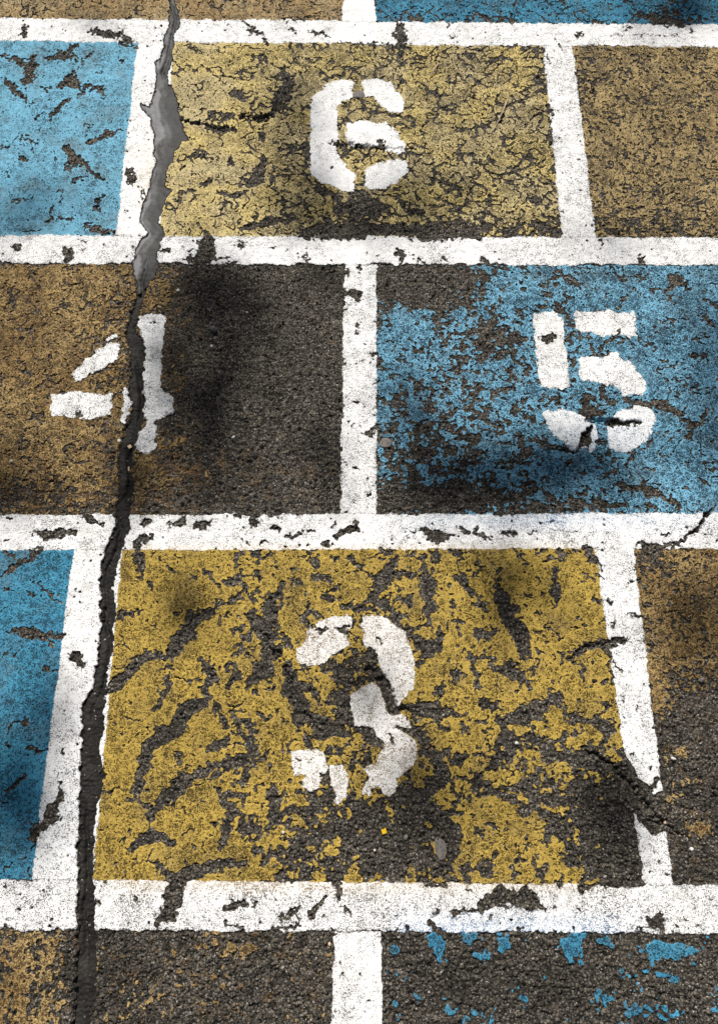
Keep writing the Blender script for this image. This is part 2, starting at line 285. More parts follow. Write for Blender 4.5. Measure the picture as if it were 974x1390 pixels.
# ------------------------------------------------------------------ cells, lines, numbers in plan
def yl(p, q, Y=None):           # height of a nearly horizontal edge at PX
    (x0, y0), (x1, y1) = p, q
    return y0+(PX-x0)*(y1-y0)/(x1-x0)
def xl(p, q):                   # position of a nearly vertical edge at PY
    (x0, y0), (x1, y1) = p, q
    return x0+(PY-y0)*(x1-x0)/(y1-y0)
dY, dX = MY-PY, MX-PX
H0t, H0b = yl((0,24.5),(974,34)), yl((0,56.5),(974,65))
H1t, H1b = yl((0,321),(974,323)), yl((0,360),(974,362))
H2t, H2b = yl((0,699),(974,697)), yl((0,747.5),(974,745))
H3t, H3b = yl((0,1193),(974,1201)), yl((0,1262),(974,1267))
A0, A1 = xl((466,0),(464,30)), xl((508,0),(510,30))
B0, B1 = xl((187,57),(158,320)), xl((235.6,61),(217,318))
C0, C1 = xl((735.5,63),(762,322)), xl((776,64),(808,322))
D0, D1 = xl((467,360),(461,700)), xl((511,360),(511,700))
E0, E1 = xl((100.6,748),(44,1193)), xl((166,749),(127,1193))
F0, F1 = xl((806,746),(872,1200)), xl((859,740),(912,1200))
G0, G1 = xl((454,1264),(449,1390)), xl((517,1264),(519,1390))
far = lambda: None
XL, XR = (GX+1.57)*500, (1.57-GX)*500
YT, YB = (2.36-GY)*450, (GY+.92)*700
def box(l, r, t, b):
    return np.minimum(np.minimum(l, r), np.minimum(t, b))
px_, py_ = MX, MY
rowm1 = (YT, H0t-py_); row0 = (py_-H0b, H1t-py_); row1 = (py_-H1b, H2t-py_); row2 = (py_-H2b, H3t-py_); row3 = (py_-H3b, YB)
lines = {
 'h0': box(XL, XR, py_-H0t, H0b-py_), 'h1': box(XL, XR, py_-H1t, H1b-py_), 'h2': box(XL, XR, py_-H2t, H2b-py_), 'h3': box(XL, XR, py_-H3t, H3b-py_),
 'a': box(px_-A0, A1-px_, *rowm1), 'b': box(px_-B0, B1-px_, *row0), 'c': box(px_-C0, C1-px_, *row0), 'd': box(px_-D0, D1-px_, *row1),
 'e': box(px_-E0, E1-px_, *row2), 'f': box(px_-F0, F1-px_, *row2), 'g': box(px_-G0, G1-px_, *row3)}
cells = {
 'top_l': box(XL, A0-px_, *rowm1), 'top_r': box(px_-A1, XR, *rowm1),
 'r0_l': box(XL, B0-px_, *row0), 'six': box(px_-B1, C0-px_, *row0), 'r0_r': box(px_-C1, XR, *row0),
 'four': box(XL, D0-px_, *row1), 'five': box(px_-D1, XR, *row1),
 'r2_l': box(XL, E0-px_, *row2), 'three': box(px_-E1, F0-px_, *row2), 'r2_r': box(px_-F1, XR, *row2),
 'bot_l': box(XL, G0-px_, *row3), 'bot_r': box(px_-G1, XR, *row3)}
# numbers
D6 = [[(465,335),(430,322),(370,345),(310,395),(300,450),(302,560),(300,690),(340,730),(420,765),(475,765),(470,700),(420,650),(392,600),(405,560),(405,430),(420,415),(465,395)],
      [(510,330),(560,320),(610,335),(660,385),(672,430),(665,450),(620,450),(565,405),(515,385)],
      [(450,500),(500,492),(560,505),(600,500),(650,540),(660,568),(675,575),(672,605),(650,615),(610,605),(590,570),(560,590),(520,580),(450,580),(445,530)],
      [(640,643),(680,650),(688,680),(670,710),(620,745),(575,762),(525,758),(520,700),(545,670),(590,650)]]
D4 = [[(475,376),(472,430),(330,515),(302,520),(297,490),(400,395),(440,380)],
      [(215,578),(330,570),(448,580),(440,660),(340,672),(215,665),(210,620)],
      [(565,262),(650,258),(665,270),(655,340),(650,400),(645,500),(640,555),(690,590),(690,650),(620,678),(622,780),(600,808),(570,808),(536,790),(540,770),(590,700),(585,665),(570,580),(560,520),(570,500),(578,400),(575,350),(553,300)],
      [(500,552),(515,558),(526,610),(512,660),(496,695),(488,690),(496,620)],
      [(424,360),(460,335),(470,348),(430,368)]]
D5 = [[(235,260),(280,247),(330,260),(355,290),(360,400),(378,540),(350,552),(270,545),(255,500),(245,400),(235,290)],
      [(397,255),(500,247),(635,255),(645,345),(600,345),(560,340),(520,342),(400,315)],
      [(425,425),(500,430),(560,415),(620,450),(680,520),(688,560),(665,580),(640,565),(600,585),(570,550),(500,525),(425,515),(418,470)],
      [(275,660),(320,640),(390,640),(440,675),(485,705),(482,800),(460,808),(445,792),(400,800),(360,775),(300,720)],
      [(530,700),(570,650),(650,625),(700,632),(720,660),(712,710),(680,765),(620,800),(570,812),(545,790),(530,730)]]
D3 = [[(390,70),(420,80),(437,120),(415,170),(410,240),(330,290),(260,360),(190,365),(120,360),(100,320),(110,270),(160,220),(165,170),(230,110),(320,75)],
      [(495,75),(560,65),(640,90),(700,150),(750,170),(775,240),(800,330),(800,450),(790,500),(760,530),(735,590),(708,612),(690,590),(680,510),(620,410),(600,360),(575,270),(520,255),(500,220)],
      [(560,480),(600,500),(615,560),(620,620),(660,670),(720,670),(780,710),(785,740),(700,722),(680,742),(760,780),(810,840),(815,920),(780,980),(700,1040),(710,1090),(660,1155),(620,1140),(590,1095),(545,1105),(540,1145),(500,1140),(500,1100),(550,1050),(500,1000),(580,950),(610,870),(640,840),(590,790),(560,750),(460,720),(430,650),(430,580),(430,540),(510,495)],
      [(80,890),(130,870),(180,885),(230,870),(270,930),(285,990),(280,1020),(240,1060),(230,1100),(190,1115),(140,1090),(135,1060),(160,1030),(90,1020),(70,960)],
      [(300,960),(360,960),(395,1010),(410,1060),(400,1150),(360,1170),(345,1210),(330,1200),(330,1140),(310,1060),(300,1000)]]
SX, SY = warp(3.0, .02, 2.2, .007, 40)
def polyfield(P, add=1.0):
    f = np.full(GX.shape, -30.)
    s_ = bbox_slice(min(p[0] for p in P)-12, min(p[1] for p in P)-12, max(p[0] for p in P)+12, max(p[1] for p in P)+12)
    f[s_] = poly_sd(SX[s_], SY[s_], P)+add
    return f
digits = {}
for key, o, s, D in (('6', T[1], Z, D6), ('4', T[3], Z, D4), ('5', T[5], Z, D5), ('3', (380, 820), 4.427, D3)):
    digits[key] = [polyfield(unzoom(o, s, P)) for P in D]
alldig = np.max([f for v in digits.values() for f in v], axis=0)
d3hole = np.full(GX.shape, 40.)
strokes(d3hole, (380, 820), 4.427, [((235,155),(290,152),24), ((322,145),(430,128),16), ((350,165),(400,175),22), ((640,765),(690,835),1), ((655,780),(680,825),26), ((590,215),(605,230),16), ((230,1025),(238,1028),14), ((100,935),(130,940),9), ((185,930),(180,960),9)])
d5hole = np.full(GX.shape, 40.)
strokes(d5hole, T[5], Z, [((272,352),(300,356),(320,352),19), ((560,350),(575,325),14), ((640,300),(645,350),1), ((500,690),(560,688),(655,688),17), ((472,705),(440,755),(410,800),17), ((455,800),(440,770),6)])
strokes(d5hole, T[3], Z, [((318,655),(325,662),10), ((600,300),(640,290),5)])
strokes(d5hole, T[1], Z, [((370,578),(410,578),10), ((570,580),(590,568),8), ((385,680),(388,682),8)])

# ------------------------------------------------------------------ wear patterns
n_big = fbm(GX, GY, .09, 50, 4, .6)
n_mid = fbm(GX, GY, .030, 60, 3, .6)
n_fine = fbm(GX, GY, .011, 65, 3, .7)
n_x = fbm(GX, GY, .0075, 66, 2, .7); n_x2 = fbm(GX, GY, .009, 68, 2, .7)
rid1 = np.abs(perlin(GX+.008*n_mid+.0035*n_x, GY+.008*n_big+.0035*n_x2, .030, 70)); rid2 = np.abs(perlin(GX+.003*n_x2, GY+.003*n_x, .016, 71))
gate = perlin(GX, GY, .05, 72)
wf1, wf2, wid = worley(GX+.004*n_fine, GY+.004*n_mid, .011, 3)
def gauss(cx, cy, rx, ry): return np.exp(-((PX-cx)/rx)**2-((PY-cy)/ry)**2)
def network(width, k1=1.0, breakup=1.0):
    """px-ish field: flakes divided by short ragged cracks"""
    a = (rid1*24-width*(1.0+2.0*gate*breakup)-1.3*n_x)
    b = (rid2*15-width*.6*(1.0+2.2*n_mid*breakup)-1.5*n_x2)
    return np.minimum(a, b)
def blobs(bias, big=.8, mid=1.1, wor=.75, fine=.6):
    return 7*(bias+big*n_big+mid*n_mid+wor*(.42-wf1)+fine*n_fine)
fcell = {}
# khaki six: network, sound at left, thinning to the bottom
edge_l = sstep(330, 250, PX)
f = network(1.25+1.1*sstep(240, 420, PX)+.3*sstep(600,760,PX))
f = np.minimum(f, blobs(1.15+.6*edge_l-.9*sstep(255, 322, PY)*sstep(330, 420, PX)-.35*gauss(400, 260, 90, 70)))
fcell['six'] = f
fcell['r0_r'] = np.minimum(network(1.2), 5*(.40+1.5*n_fine+1.0*n_mid-.5*gauss(880, 320, 120, 40)-.3*gauss(800,100,40,40)))
fcell['r0_l'] = np.minimum(network(.35), blobs(2.0-.5*sstep(280, 320, PY), fine=.9))
fcell['top_l'] = np.minimum(network(1.5), blobs(1.4-1.0*gauss(400, 25, 40, 15)))
fcell['top_r'] = np.minimum(network(1.5), blobs(.75-.5*gauss(560, 28, 60, 12)-.6*gauss(900, 25, 60, 20)-.5*gauss(680,30,60,10), fine=.9))
b5 = -.95*sstep(700, 560, PX)*sstep(440, 385, PY)-.9*sstep(640, 600, PX)*sstep(385,365,PY)+.42*sstep(560, 800, PX)+.35*sstep(800,900,PX)-.25*gauss(620, 650, 70, 30) \
     -.3*gauss(540, 680, 90, 18)-.45*gauss(680, 470, 40, 30)+.5*gauss(560, 470, 40, 50)+.4*gauss(590, 640, 30, 20)+.5*gauss(545,430,20,14)-1.5*gauss(600,675,90,14)-.5*gauss(800,690,140,10)
fcell['five'] = np.minimum(blobs(-.08+b5, big=.55, mid=1.0, wor=.9, fine=.75), network(.7+.3*sstep(700,900,PX)))
fcell['r2_l'] = np.minimum(network(.35), blobs(2.1-.9*gauss(0, 1080, 60, 60), fine=.9))
# yellow three: sound at left edge, islands elsewhere, bare at bottom centre
b3 = .9*sstep(320, 200, PX)+.45*gauss(760, 850, 90, 90)-1.0*gauss(520, 1130, 95, 55)-.5*gauss(560, 1180, 120, 20)-1.3*gauss(850, 1130, 60, 90)-.6*gauss(500, 920, 60, 60)+.5*gauss(420,790,60,30) \
     +.15*gauss(680, 1120, 60, 60)-.45*gauss(780, 1090, 90, 70)-.3*gauss(720,1010,60,16)-.4*gauss(420, 1090, 40, 60)
fcell['three'] = np.minimum(blobs(.30+b3, big=.6, mid=1.15, wor=.6, fine=.6), network(.55, breakup=1.5))
# ochre residue: fine grained
def residue(bias): return 4.2*(bias+.9*n_mid+1.3*n_fine+.5*(.45-wf1))
b4 = .75*sstep(330, 60, PX)-1.9*sstep(150, 300, PX)-.8*sstep(640, 700, PY)-.5*gauss(150, 480, 30, 60)-.6*gauss(30,660,120,30)+1.3*gauss(275, 640, 24, 24)+.9*gauss(225, 655, 30, 16)+1.0*gauss(195, 630, 14, 14) \
     +1.0*gauss(190, 675, 8, 14)+.9*gauss(270, 435, 22, 30)+.9*gauss(240, 510, 30, 45)+.9*gauss(220, 400, 30, 30)+1.0*gauss(255, 600, 50, 12)+.9*gauss(440, 615, 30, 16)+.9*gauss(388, 645, 16, 20)+.8*gauss(455,660,14,14)
fcell['four'] = np.minimum(residue(-.06+b4+.25*n_big), network(1.5, breakup=1.4))
br = .55*sstep(930, 860, PX)*0-1.35*sstep(880, 980, PY)-.9*gauss(885, 760, 18, 20)+1.3*gauss(893, 960, 20, 14)+1.7*gauss(945, 1125, 22, 12)+1.2*gauss(930, 1062, 24, 8)+1.1*gauss(905, 1085, 22, 10)+1.0*gauss(920, 1022, 30, 8)+.8*gauss(890,930,20,30)
fcell['r2_r'] = np.minimum(residue(.30+br), network(.7))
fcell['bot_l'] = residue(-.85+.9*sstep(110, 60, PX)+.9*gauss(300, 1287, 30, 14)+.9*gauss(340, 1290, 16, 10)+.6*gauss(150, 1290, 20, 10)+.5*gauss(230,1350,90,30))
fcell['bot_r'] = blobs(-.75+1.6*gauss(533, 1288, 12, 8)+1.9*gauss(595, 1284, 10, 18)+1.5*gauss(640, 1272, 14, 8)+1.7*gauss(683, 1284, 9, 12)+1.9*gauss(775, 1290, 14, 16)+1.4*gauss(780, 1270, 10, 8)+1.5*gauss(815, 1277, 12, 7)+1.7*gauss(900, 1290, 34, 12)+1.3*gauss(650,1297,20,6)+.5*gauss(880,1360,90,50)+.3*gauss(600,1370,60,30), big=.4)

# white lines: sound with pin chips and bites along the edges
pin = 9*(wf1-.10)+9*sstep(.10, .26, wid)*1.0
pinsoft = 6*(1.12+1.25*n_fine+.6*n_mid+.25*n_big)
for k in lines:
    f = np.minimum(lines[k], pinsoft)
    lines[k] = np.minimum(f, np.where(wid < .03, 8*(wf1-.24), 8))
lines['h2'] = np.minimum(lines['h2'], 6*(.95+1.5*n_fine+.7*n_mid+.06*np.minimum(PY-H2t, 12)+.6*gauss(700,730,300,40)))
lines['d'] = np.minimum(lines['d'], 6*(.48+1.0*n_fine+.9*n_mid+.07*np.minimum(np.minimum(PX-D0, D1-PX+5), 12)))
lines['h3'] = np.minimum(lines['h3'], 6*(1.0+1.2*n_fine+.9*n_mid+.05*np.minimum(np.minimum(PY-H3t, H3b-PY), 14)))
wob = 3.5*perlin(GX, GY, .05, 80)+2.2*perlin(GX, GY, .018, 81)
fbase = box(px_-F0-wob+3*sstep(1100,1000,PY), F1-px_+wob*.6, *row2)
lines['f'] = np.minimum(lines['f'], fbase)
wob2 = wob+3.0*perlin(GX, GY, .028, 83)+1.6*n_x
gapf = np.abs(MY-(1108+.5*(MX-890))+.9*np.abs(MX-884))-29-9*perlin(GX, GY, .03, 82)
lines['f'] = np.minimum(lines['f'], gapf)
lines['f'] = np.minimum(lines['f'], 5*(.60+1.1*n_fine+1.0*n_mid+.08*np.minimum(np.minimum(PX-F0, F1-PX), 14)))
lines['d'] = np.minimum(lines['d'], px_-D0+1.5+1.4*wob2)
lines['h3'] = np.minimum(lines['h3'], 5*(.62+1.1*n_fine+1.0*n_mid+.6*n_big+.05*np.minimum(np.minimum(PY-H3t, H3b-PY), 14)))
lines['h3'] = np.minimum(lines['h3'], np.minimum(py_-H3t+1+wob2-7*gauss(835,1200,26,30), H3b-py_+wob2))
lines['h1'] = np.minimum(lines['h1'], H1b-py_-1.5+wob*.6)
lines['h0'] = np.minimum(lines['h0'], py_-H0t+wob*.3)

for d in (lines, fcell):
    for k in d: d[k] = np.minimum(d[k], hole)
cr_gap = -Fcr-1.0
for k in list(cells):
    cells[k] = np.minimum(np.minimum(cells[k], fcell[k]), np.minimum(cr_gap, -alldig-.1))
for k in lines: lines[k] = np.minimum(lines[k], cr_gap)
for k in digits:
    for i, f in enumerate(digits[k]):
        digits[k][i] = np.minimum(np.minimum(f, cr_gap), np.minimum(np.minimum(d3hole, d5hole), 6*((.95 if k == '3' else 1.3)+1.4*n_fine+.5*n_x)))

# ------------------------------------------------------------------ heights
fade = near.astype(np.float32)
paintmask = np.max([np.clip(v, -1, 1) for v in list(cells.values())+list(lines.values())], axis=0)
paintmask = np.maximum(paintmask, np.clip(np.max([f for v in digits.values() for f in v], axis=0), -1, 1))
bare = sstep(.6, -1.0, paintmask)
a1, a2, aid = worley(GX, GY, .0072, 11)
b1_, b2_, bid = worley(GX, GY, .0042, 12)
low = .0035*perlin(GX, GY, .33, 90)+.0010*perlin(GX, GY, .07, 91)
stone = (np.clip(a2-a1, 0, .5)*2)**.6*(.5+.9*aid)*.0040+(np.clip(b2_-b1_, 0, .5)*2)**.7*bid*.0020
alli = np.abs(perlin(GX+.01*n_mid, GY*1.5, .05, 93))
acr = sstep(.05, .0, alli)*sstep(-.1, .3, perlin(GX, GY, .11, 94))
al2 = np.abs(perlin(GX+.004*n_x, GY*1.5+.003*n_x2, .024, 96)); al3 = np.abs(perlin(GX+.002*n_x, GY*1.6, .012, 97))
mcr = np.maximum(sstep(.07, .0, al2)*sstep(-.15, .25, perlin(GX, GY, .05, 98)), .7*sstep(.08, 0, al3)*sstep(-.05, .3, perlin(GX, GY, .03, 99)))
n_s = fbm(GX, GY*1.8, .02, 95, 3, .6)
G = low+.0034*bare*n_s+stone*(.14+.86*bare)-.0026*bare-.0040*acr*bare-.0038*mcr*bare-.0005*n_fine
G = G-.009*sstep(1.5, -2.5, crk)
G = G-(.016+.006*sstep(1230, 1270, PY))*sstep(-1.0, 2.2, Fcr)
G = np.where(near, G, 0)
ZP = G+.0016

# ------------------------------------------------------------------ marching squares to paint sheets
CASES = {1: ('a','ab','da'), 2: ('b','bc','ab'), 3: ('a','b','bc','da'), 4: ('c','cd','bc'), 5: ('a','ab','bc','c','cd','da'), 6: ('b','c','cd','ab'),
         7: ('a','b','c','cd','da'), 8: ('d','da','cd'), 9: ('a','ab','cd','d'), 10: ('ab','b','bc','cd','d','da'), 11: ('a','b','bc','cd','d'),
         12: ('bc','c','d','da'), 13: ('a','ab','bc','c','d'), 14: ('ab','b','c','d','da'), 15: ('a','b','c','d')}
SEGS = {1: [('ab','da')], 2: [('bc','ab')], 3: [('bc','da')], 4: [('cd','bc')], 5: [('ab','bc'),('cd','da')], 6: [('cd','ab')], 7: [('cd','da')], 8: [('da','cd')],
        9: [('ab','cd')], 10: [('bc','cd'),('da','ab')], 11: [('bc','cd')], 12: [('da','bc')], 13: [('ab','bc')], 14: [('da','ab')]}
def sheet(name, f, zz, mat, parent=None, skirt=.0036, extra=None, smooth=True):
    f = np.where(near, f, -5)
    js, is_ = np.where(f > 0)
    if len(js) == 0: return None
    j0, j1, i0, i1 = max(js.min()-1, 0), min(js.max()+2, NY), max(is_.min()-1, 0), min(is_.max()+2, NX)
    f = f[j0:j1, i0:i1].astype(np.float64); X = GX[j0:j1, i0:i1]; Y = GY[j0:j1, i0:i1]; Zz = zz[j0:j1, i0:i1]
    f = np.where(np.abs(f) < 1e-3, 1e-3, f)
    n, m = f.shape; ins = f > 0
    ids = np.arange(n*m).reshape(n, m); base_h = n*m; base_v = base_h+n*(m-1)
    hid = base_h+np.arange(n*(m-1)).reshape(n, m-1); vid = base_v+np.arange((n-1)*m).reshape(n-1, m)
    th = np.clip(f[:, :-1]/(f[:, :-1]-f[:, 1:]+1e-12), .02, .98); tv = np.clip(f[:-1]/(f[:-1]-f[1:]+1e-12), .02, .98)
    def lerp(A, t, ax): return (A[:, :-1]+(A[:, 1:]-A[:, :-1])*t) if ax else (A[:-1]+(A[1:]-A[:-1])*t)
    def allv(A, edge0=False): return np.concatenate([A.ravel(), (lerp(A, th, 1)*(0 if edge0 else 1)).ravel(), (lerp(A, tv, 0)*(0 if edge0 else 1)).ravel()])
    VX, VY, VZ = allv(X), allv(Y), allv(Zz); VF = allv(np.clip(f, 0, 8), True)
    ev = {k: allv(v[j0:j1, i0:i1]) for k, v in (extra or {}).items()}
    code = ins[:-1, :-1]*1+ins[:-1, 1:]*2+ins[1:, 1:]*4+ins[1:, :-1]*8
    L = []; S = []; sk = []
    for c in range(1, 16):
        jj, ii = np.where(code == c)
        if len(jj) == 0: continue
        ref = {'a': ids[jj, ii], 'b': ids[jj, ii+1], 'c': ids[jj+1, ii+1], 'd': ids[jj+1, ii], 'ab': hid[jj, ii], 'cd': hid[jj+1, ii], 'da': vid[jj, ii], 'bc': vid[jj, ii+1]}
        L.append(np.stack([ref[k] for k in CASES[c]], 1).ravel()); S.append(np.full(len(jj), len(CASES[c])))
        for p, q in SEGS.get(c, []): sk.append(np.stack([ref[p], ref[q]], 1))
    L = np.concatenate(L); S = np.concatenate(S)
    used, inv = np.unique(L, return_inverse=True)
    co = np.stack([VX[used], VY[used], VZ[used]], 1); fv = VF[used]; ex = {k: v[used] for k, v in ev.items()}
    loops = inv
    if sk and skirt:
        sk = np.concatenate(sk); r = np.searchsorted(used, sk)
        un, iv = np.unique(r, return_inverse=True); iv = iv.reshape(r.shape)
        N = len(co)
        top = co[un].copy(); low_ = top.copy(); low_[:, 2] -= skirt
        co = np.concatenate([co, top, low_]); nn = len(un)
        fv = np.concatenate([fv, np.zeros(2*nn)]); ex = {k: np.concatenate([v, v[un], v[un]]) for k, v in ex.items()}
        p, q = iv[:, 0], iv[:, 1]
        loops = np.concatenate([loops, np.stack([N+p, N+nn+p, N+nn+q, N+q], 1).ravel()]); S = np.concatenate([S, np.full(len(p), 4)])
    ex['rim'] = fv
    me = make_mesh(name, co, loops, S, smooth, ex)
    return link(name, me, mat, parent)

# ------------------------------------------------------------------ materials
class NT:
    def __init__(s, name):
        s.m = bpy.data.materials.new(name); s.m.use_nodes = True; s.t = s.m.node_tree; s.N = s.t.nodes; s.b = s.N['Principled BSDF']
        s.b.inputs['Specular IOR Level'].default_value = .14
        s.co = s.N.new('ShaderNodeTexCoord').outputs['Object']
    def put(s, i, v):
        if isinstance(v, bpy.types.NodeSocket): s.t.links.new(v, i)
        else: i.default_value = v
    def noise(s, sc, det=2, rough=.5, w=None, vec=None):
        n = s.N.new('ShaderNodeTexNoise'); s.put(n.inputs['Vector'], vec or s.co); n.inputs['Scale'].default_value = sc; n.inputs['Detail'].default_value = det; n.inputs['Roughness'].default_value = rough
        return n.outputs[0]
    def voro(s, sc, out='Color', feature='F1'):
        n = s.N.new('ShaderNodeTexVoronoi'); n.feature = feature; s.put(n.inputs['Vector'], s.co); n.inputs['Scale'].default_value = sc
        return n.outputs[out]
    def math(s, op, a, b=0, c=0, clamp=False):
        n = s.N.new('ShaderNodeMath'); n.operation = op; n.use_clamp = clamp; s.put(n.inputs[0], a); s.put(n.inputs[1], b); s.put(n.inputs[2], c); return n.outputs[0]
    def step(s, v, lo, hi, a=0., b=1.):
        n = s.N.new('ShaderNodeMapRange'); n.interpolation_type = 'SMOOTHSTEP'; s.put(n.inputs[0], v); s.put(n.inputs[1], lo); s.put(n.inputs[2], hi); s.put(n.inputs[3], a); s.put(n.inputs[4], b); return n.outputs[0]
    def mix(s, f, a, b, mode='MIX'):
        n = s.N.new('ShaderNodeMix'); n.data_type = 'RGBA'; n.blend_type = mode
        s.put(n.inputs[0], f)
        for k, v in ((6, a), (7, b)): s.put(n.inputs[k], v if isinstance(v, bpy.types.NodeSocket) else (*v, 1))
        return n.outputs[2]
    def attr(s, name):
        n = s.N.new('ShaderNodeAttribute'); n.attribute_name = name; return n.outputs['Fac']
    def sep(s, c):
        n = s.N.new('ShaderNodeSeparateColor'); s.put(n.inputs[0], c); return n.outputs
    def bump(s, h, strength, dist):
        n = s.N.new('ShaderNodeBump'); s.put(n.inputs['Height'], h); n.inputs['Strength'].default_value = strength; n.inputs['Distance'].default_value = dist; s.t.links.new(n.outputs[0], s.b.inputs['Normal'])
    def out(s, col, rough=.85):
        s.put(s.b.inputs['Base Color'], col); s.put(s.b.inputs['Roughness'], rough); return s.m

def grit(s):
    """asphalt colour: binder with stones of many greys and a few pale ones"""
    v1 = s.sep(s.voro(190)); v2 = s.sep(s.voro(420))
    c = s.mix(s.step(v1[0], 0.1, 1), (.034, .030, .025), (.25, .218, .176))
    c = s.mix(s.step(v1[1], .90, 1.0), c, (.32, .285, .235))
    c = s.mix(s.step(v2[0], .25, .9, 0, .65), c, (.25, .215, .172))
    c = s.mix(s.step(v2[1], .58, .82, 0, .75), c, (.012, .011, .010))
    c = s.mix(s.step(v2[2], .955, .975), c, (.50, .47, .42))
    e = s.voro(190, 'Distance', 'DISTANCE_TO_EDGE')
    c = s.mix(s.step(e, 0, .16, .9, 0), c, (.008, .0075, .007))
    c = s.mix(s.step(s.noise(7, 3), .42, .72, 0, .5), c, (.012, .0115, .0105))
    c = s.mix(s.step(s.noise(45, 3), .48, .8, 0, .35), c, (.14, .118, .092))
    return c
def asphalt_mat():
    s = NT('asphalt'); c = grit(s)
    tt = s.math('ADD', s.math('MULTIPLY', s.noise(260, 3, .7), .6), s.math('MULTIPLY', s.noise(38, 3, .6), .4))
    th = s.math('SUBTRACT', .68, s.math('MULTIPLY', s.attr('residue'), .17))
    c = s.mix(s.math('MULTIPLY', s.step(tt, th, s.math('ADD', th, .05)), s.step(s.attr('residue'), 0, .15, 0, .75)), c, (.30, .165, .055))
    h = s.math('ADD', s.noise(650, 3, .65), s.math('MULTIPLY', s.voro(300, 'Distance'), -.7))
    s.bump(h, 1.0, .0028)
    return s.out(c, s.step(s.noise(300, 2), .3, .7, .6, .95))
MATS = {}
def paint_mat(name, c0, c1, dirt=(.05, .045, .04), pores=.5, grain=1.0, under=None):
    s = NT(name)
    base = s.mix(s.step(s.noise(9, 3), .35, .65), c0, c1)
    base = s.mix(s.step(s.noise(60, 3, .6), .4, .75, 0, .35), base, tuple(v*.62 for v in c1))
    if not under: base = s.mix(s.step(s.noise(13, 4, .65), .46, .74, 0, .55), base, (.13, .105, .075))
    else: base = s.mix(s.step(s.noise(16, 5, .7), .50, .74, 0, .45), base, (.42, .40, .375))
    wear = s.attr('wear')
    # pores where the paint has gone off the stone tops
    n1 = s.noise(560, 2, .7); n2 = s.noise(280, 3, .7); n3 = s.noise(1000, 1)
    rim = (s.step(s.attr('rim'), .3, 3.2, .09, 0.) if not under else s.step(s.attr('rim'), .2, 2.2, -.055, 0.))
    t = s.math('ADD', s.math('MULTIPLY', n1, .68), s.math('MULTIPLY', n2, .32))
    t = s.math('ADD', t, s.math('MULTIPLY', s.math('SUBTRACT', s.noise(70, 3, .6), .5), .28))
    t = s.math('ADD', t, s.math('MULTIPLY', s.math('SUBTRACT', s.noise(14, 3, .6), .5), .22))
    thr = s.math('ADD', s.math('SUBTRACT', .69-.20*pores, s.math('MULTIPLY', wear, .10)), rim)
    pm = s.step(t, s.math('SUBTRACT', thr, .012), s.math('ADD', thr, .04))
    pm = s.math('MULTIPLY', pm, .92)
    sp = s.step(n3, .55, .66, 0, .70*grain)
    col = s.mix(sp, base, tuple(v*.38 for v in c0))
    col = s.mix(s.step(n3, .44, .30, 0, .5), col, tuple(min(v*1.45+.02, .88) for v in c0))
    d = grit(s) if False else s.mix(s.step(s.noise(800, 1), .35, .65), dirt, tuple(v*.35 for v in dirt))
    if under:
        d = s.mix(s.math('MULTIPLY', s.attr('blue'), .75, clamp=True), d, (.03, .16, .38))
        d = s.mix(s.math('MULTIPLY', s.attr('yellow'), .85, clamp=True), d, (.36, .22, .06))
        col = s.mix(s.math('MULTIPLY', s.attr('blue'), .13, clamp=True), col, (.35, .6, .85))
        col = s.mix(s.math('MULTIPLY', s.attr('yellow'), .16, clamp=True), col, (.72, .52, .25))
    col = s.mix(pm, col, d)
    s.bump(s.math('SUBTRACT', s.math('MULTIPLY', n1, .5), pm), .55, .0011)
    return s.out(col, .8)
M_asph = asphalt_mat()
M_white = paint_mat('white_road_paint', (.87, .86, .845), (.82, .81, .79), (.06, .055, .05), .44, grain=.38, under=True)
M_khaki = paint_mat('khaki_paint', (.66, .51, .19), (.55, .45, .25), (.055, .04, .025), .70)
M_yellow = paint_mat('yellow_paint', (.50, .345, .075), (.43, .295, .065), (.045, .03, .012), .83)
M_tan = paint_mat('tan_paint', (.44, .325, .15), (.37, .27, .12), (.05, .037, .028), .85)
M_tan2 = paint_mat('brown_tan_paint', (.42, .28, .12), (.42, .32, .17), (.05, .037, .028), .80)
M_ochre = paint_mat('ochre_paint', (.46, .32, .135), (.30, .19, .07), (.05, .03, .016), .95)
M_blue = paint_mat('light_blue_paint', (.18, .45, .62), (.15, .37, .50), (.02, .03, .035), .66)
M_blue2 = paint_mat('blue_paint', (.21, .48, .66), (.17, .40, .56), (.012, .028, .045), .95)
M_blue3 = paint_mat('deep_blue_paint', (.065, .29, .44), (.055, .23, .37), (.015, .04, .055), .80)

def filler_mat(name, c0, c1, rough, dust, hi=1.0):
    s = NT(name)
    c = s.mix(s.step(s.noise(22, 3, .6), .35, .65), c0, c1)
    c = s.mix(s.step(s.noise(420, 2), .55, .72, 0, .6), c, dust)
    c = s.mix(s.step(s.noise(90, 2), .62, .72, 0, .6), c, tuple(v*.3 for v in c0))
    c = s.mix(s.step(s.attr('streak'), -1.0, -1.9, 0, .55*hi), c, (.27, .27, .275))
    c = s.mix(s.step(s.attr('streak'), .1, 1.3, 0, .72), c, tuple(v*.45 for v in c1))
    c = s.mix(s.step(s.attr('edge'), 2.2, .2, 0, .85), c, (.012, .011, .010))
    s.bump(s.math('ADD', s.noise(38, 2, .4), s.math('MULTIPLY', s.noise(500, 2), .05)), .5, .003)
    return s.out(c, rough)
M_grey = filler_mat('grey_filler', (.115, .114, .112), (.04, .038, .035), .58, (.10, .095, .09))
M_tar = filler_mat('dark_tar', (.015, .0140, .0125), (.034, .031, .027), .7, (.07, .064, .058), 0.0)
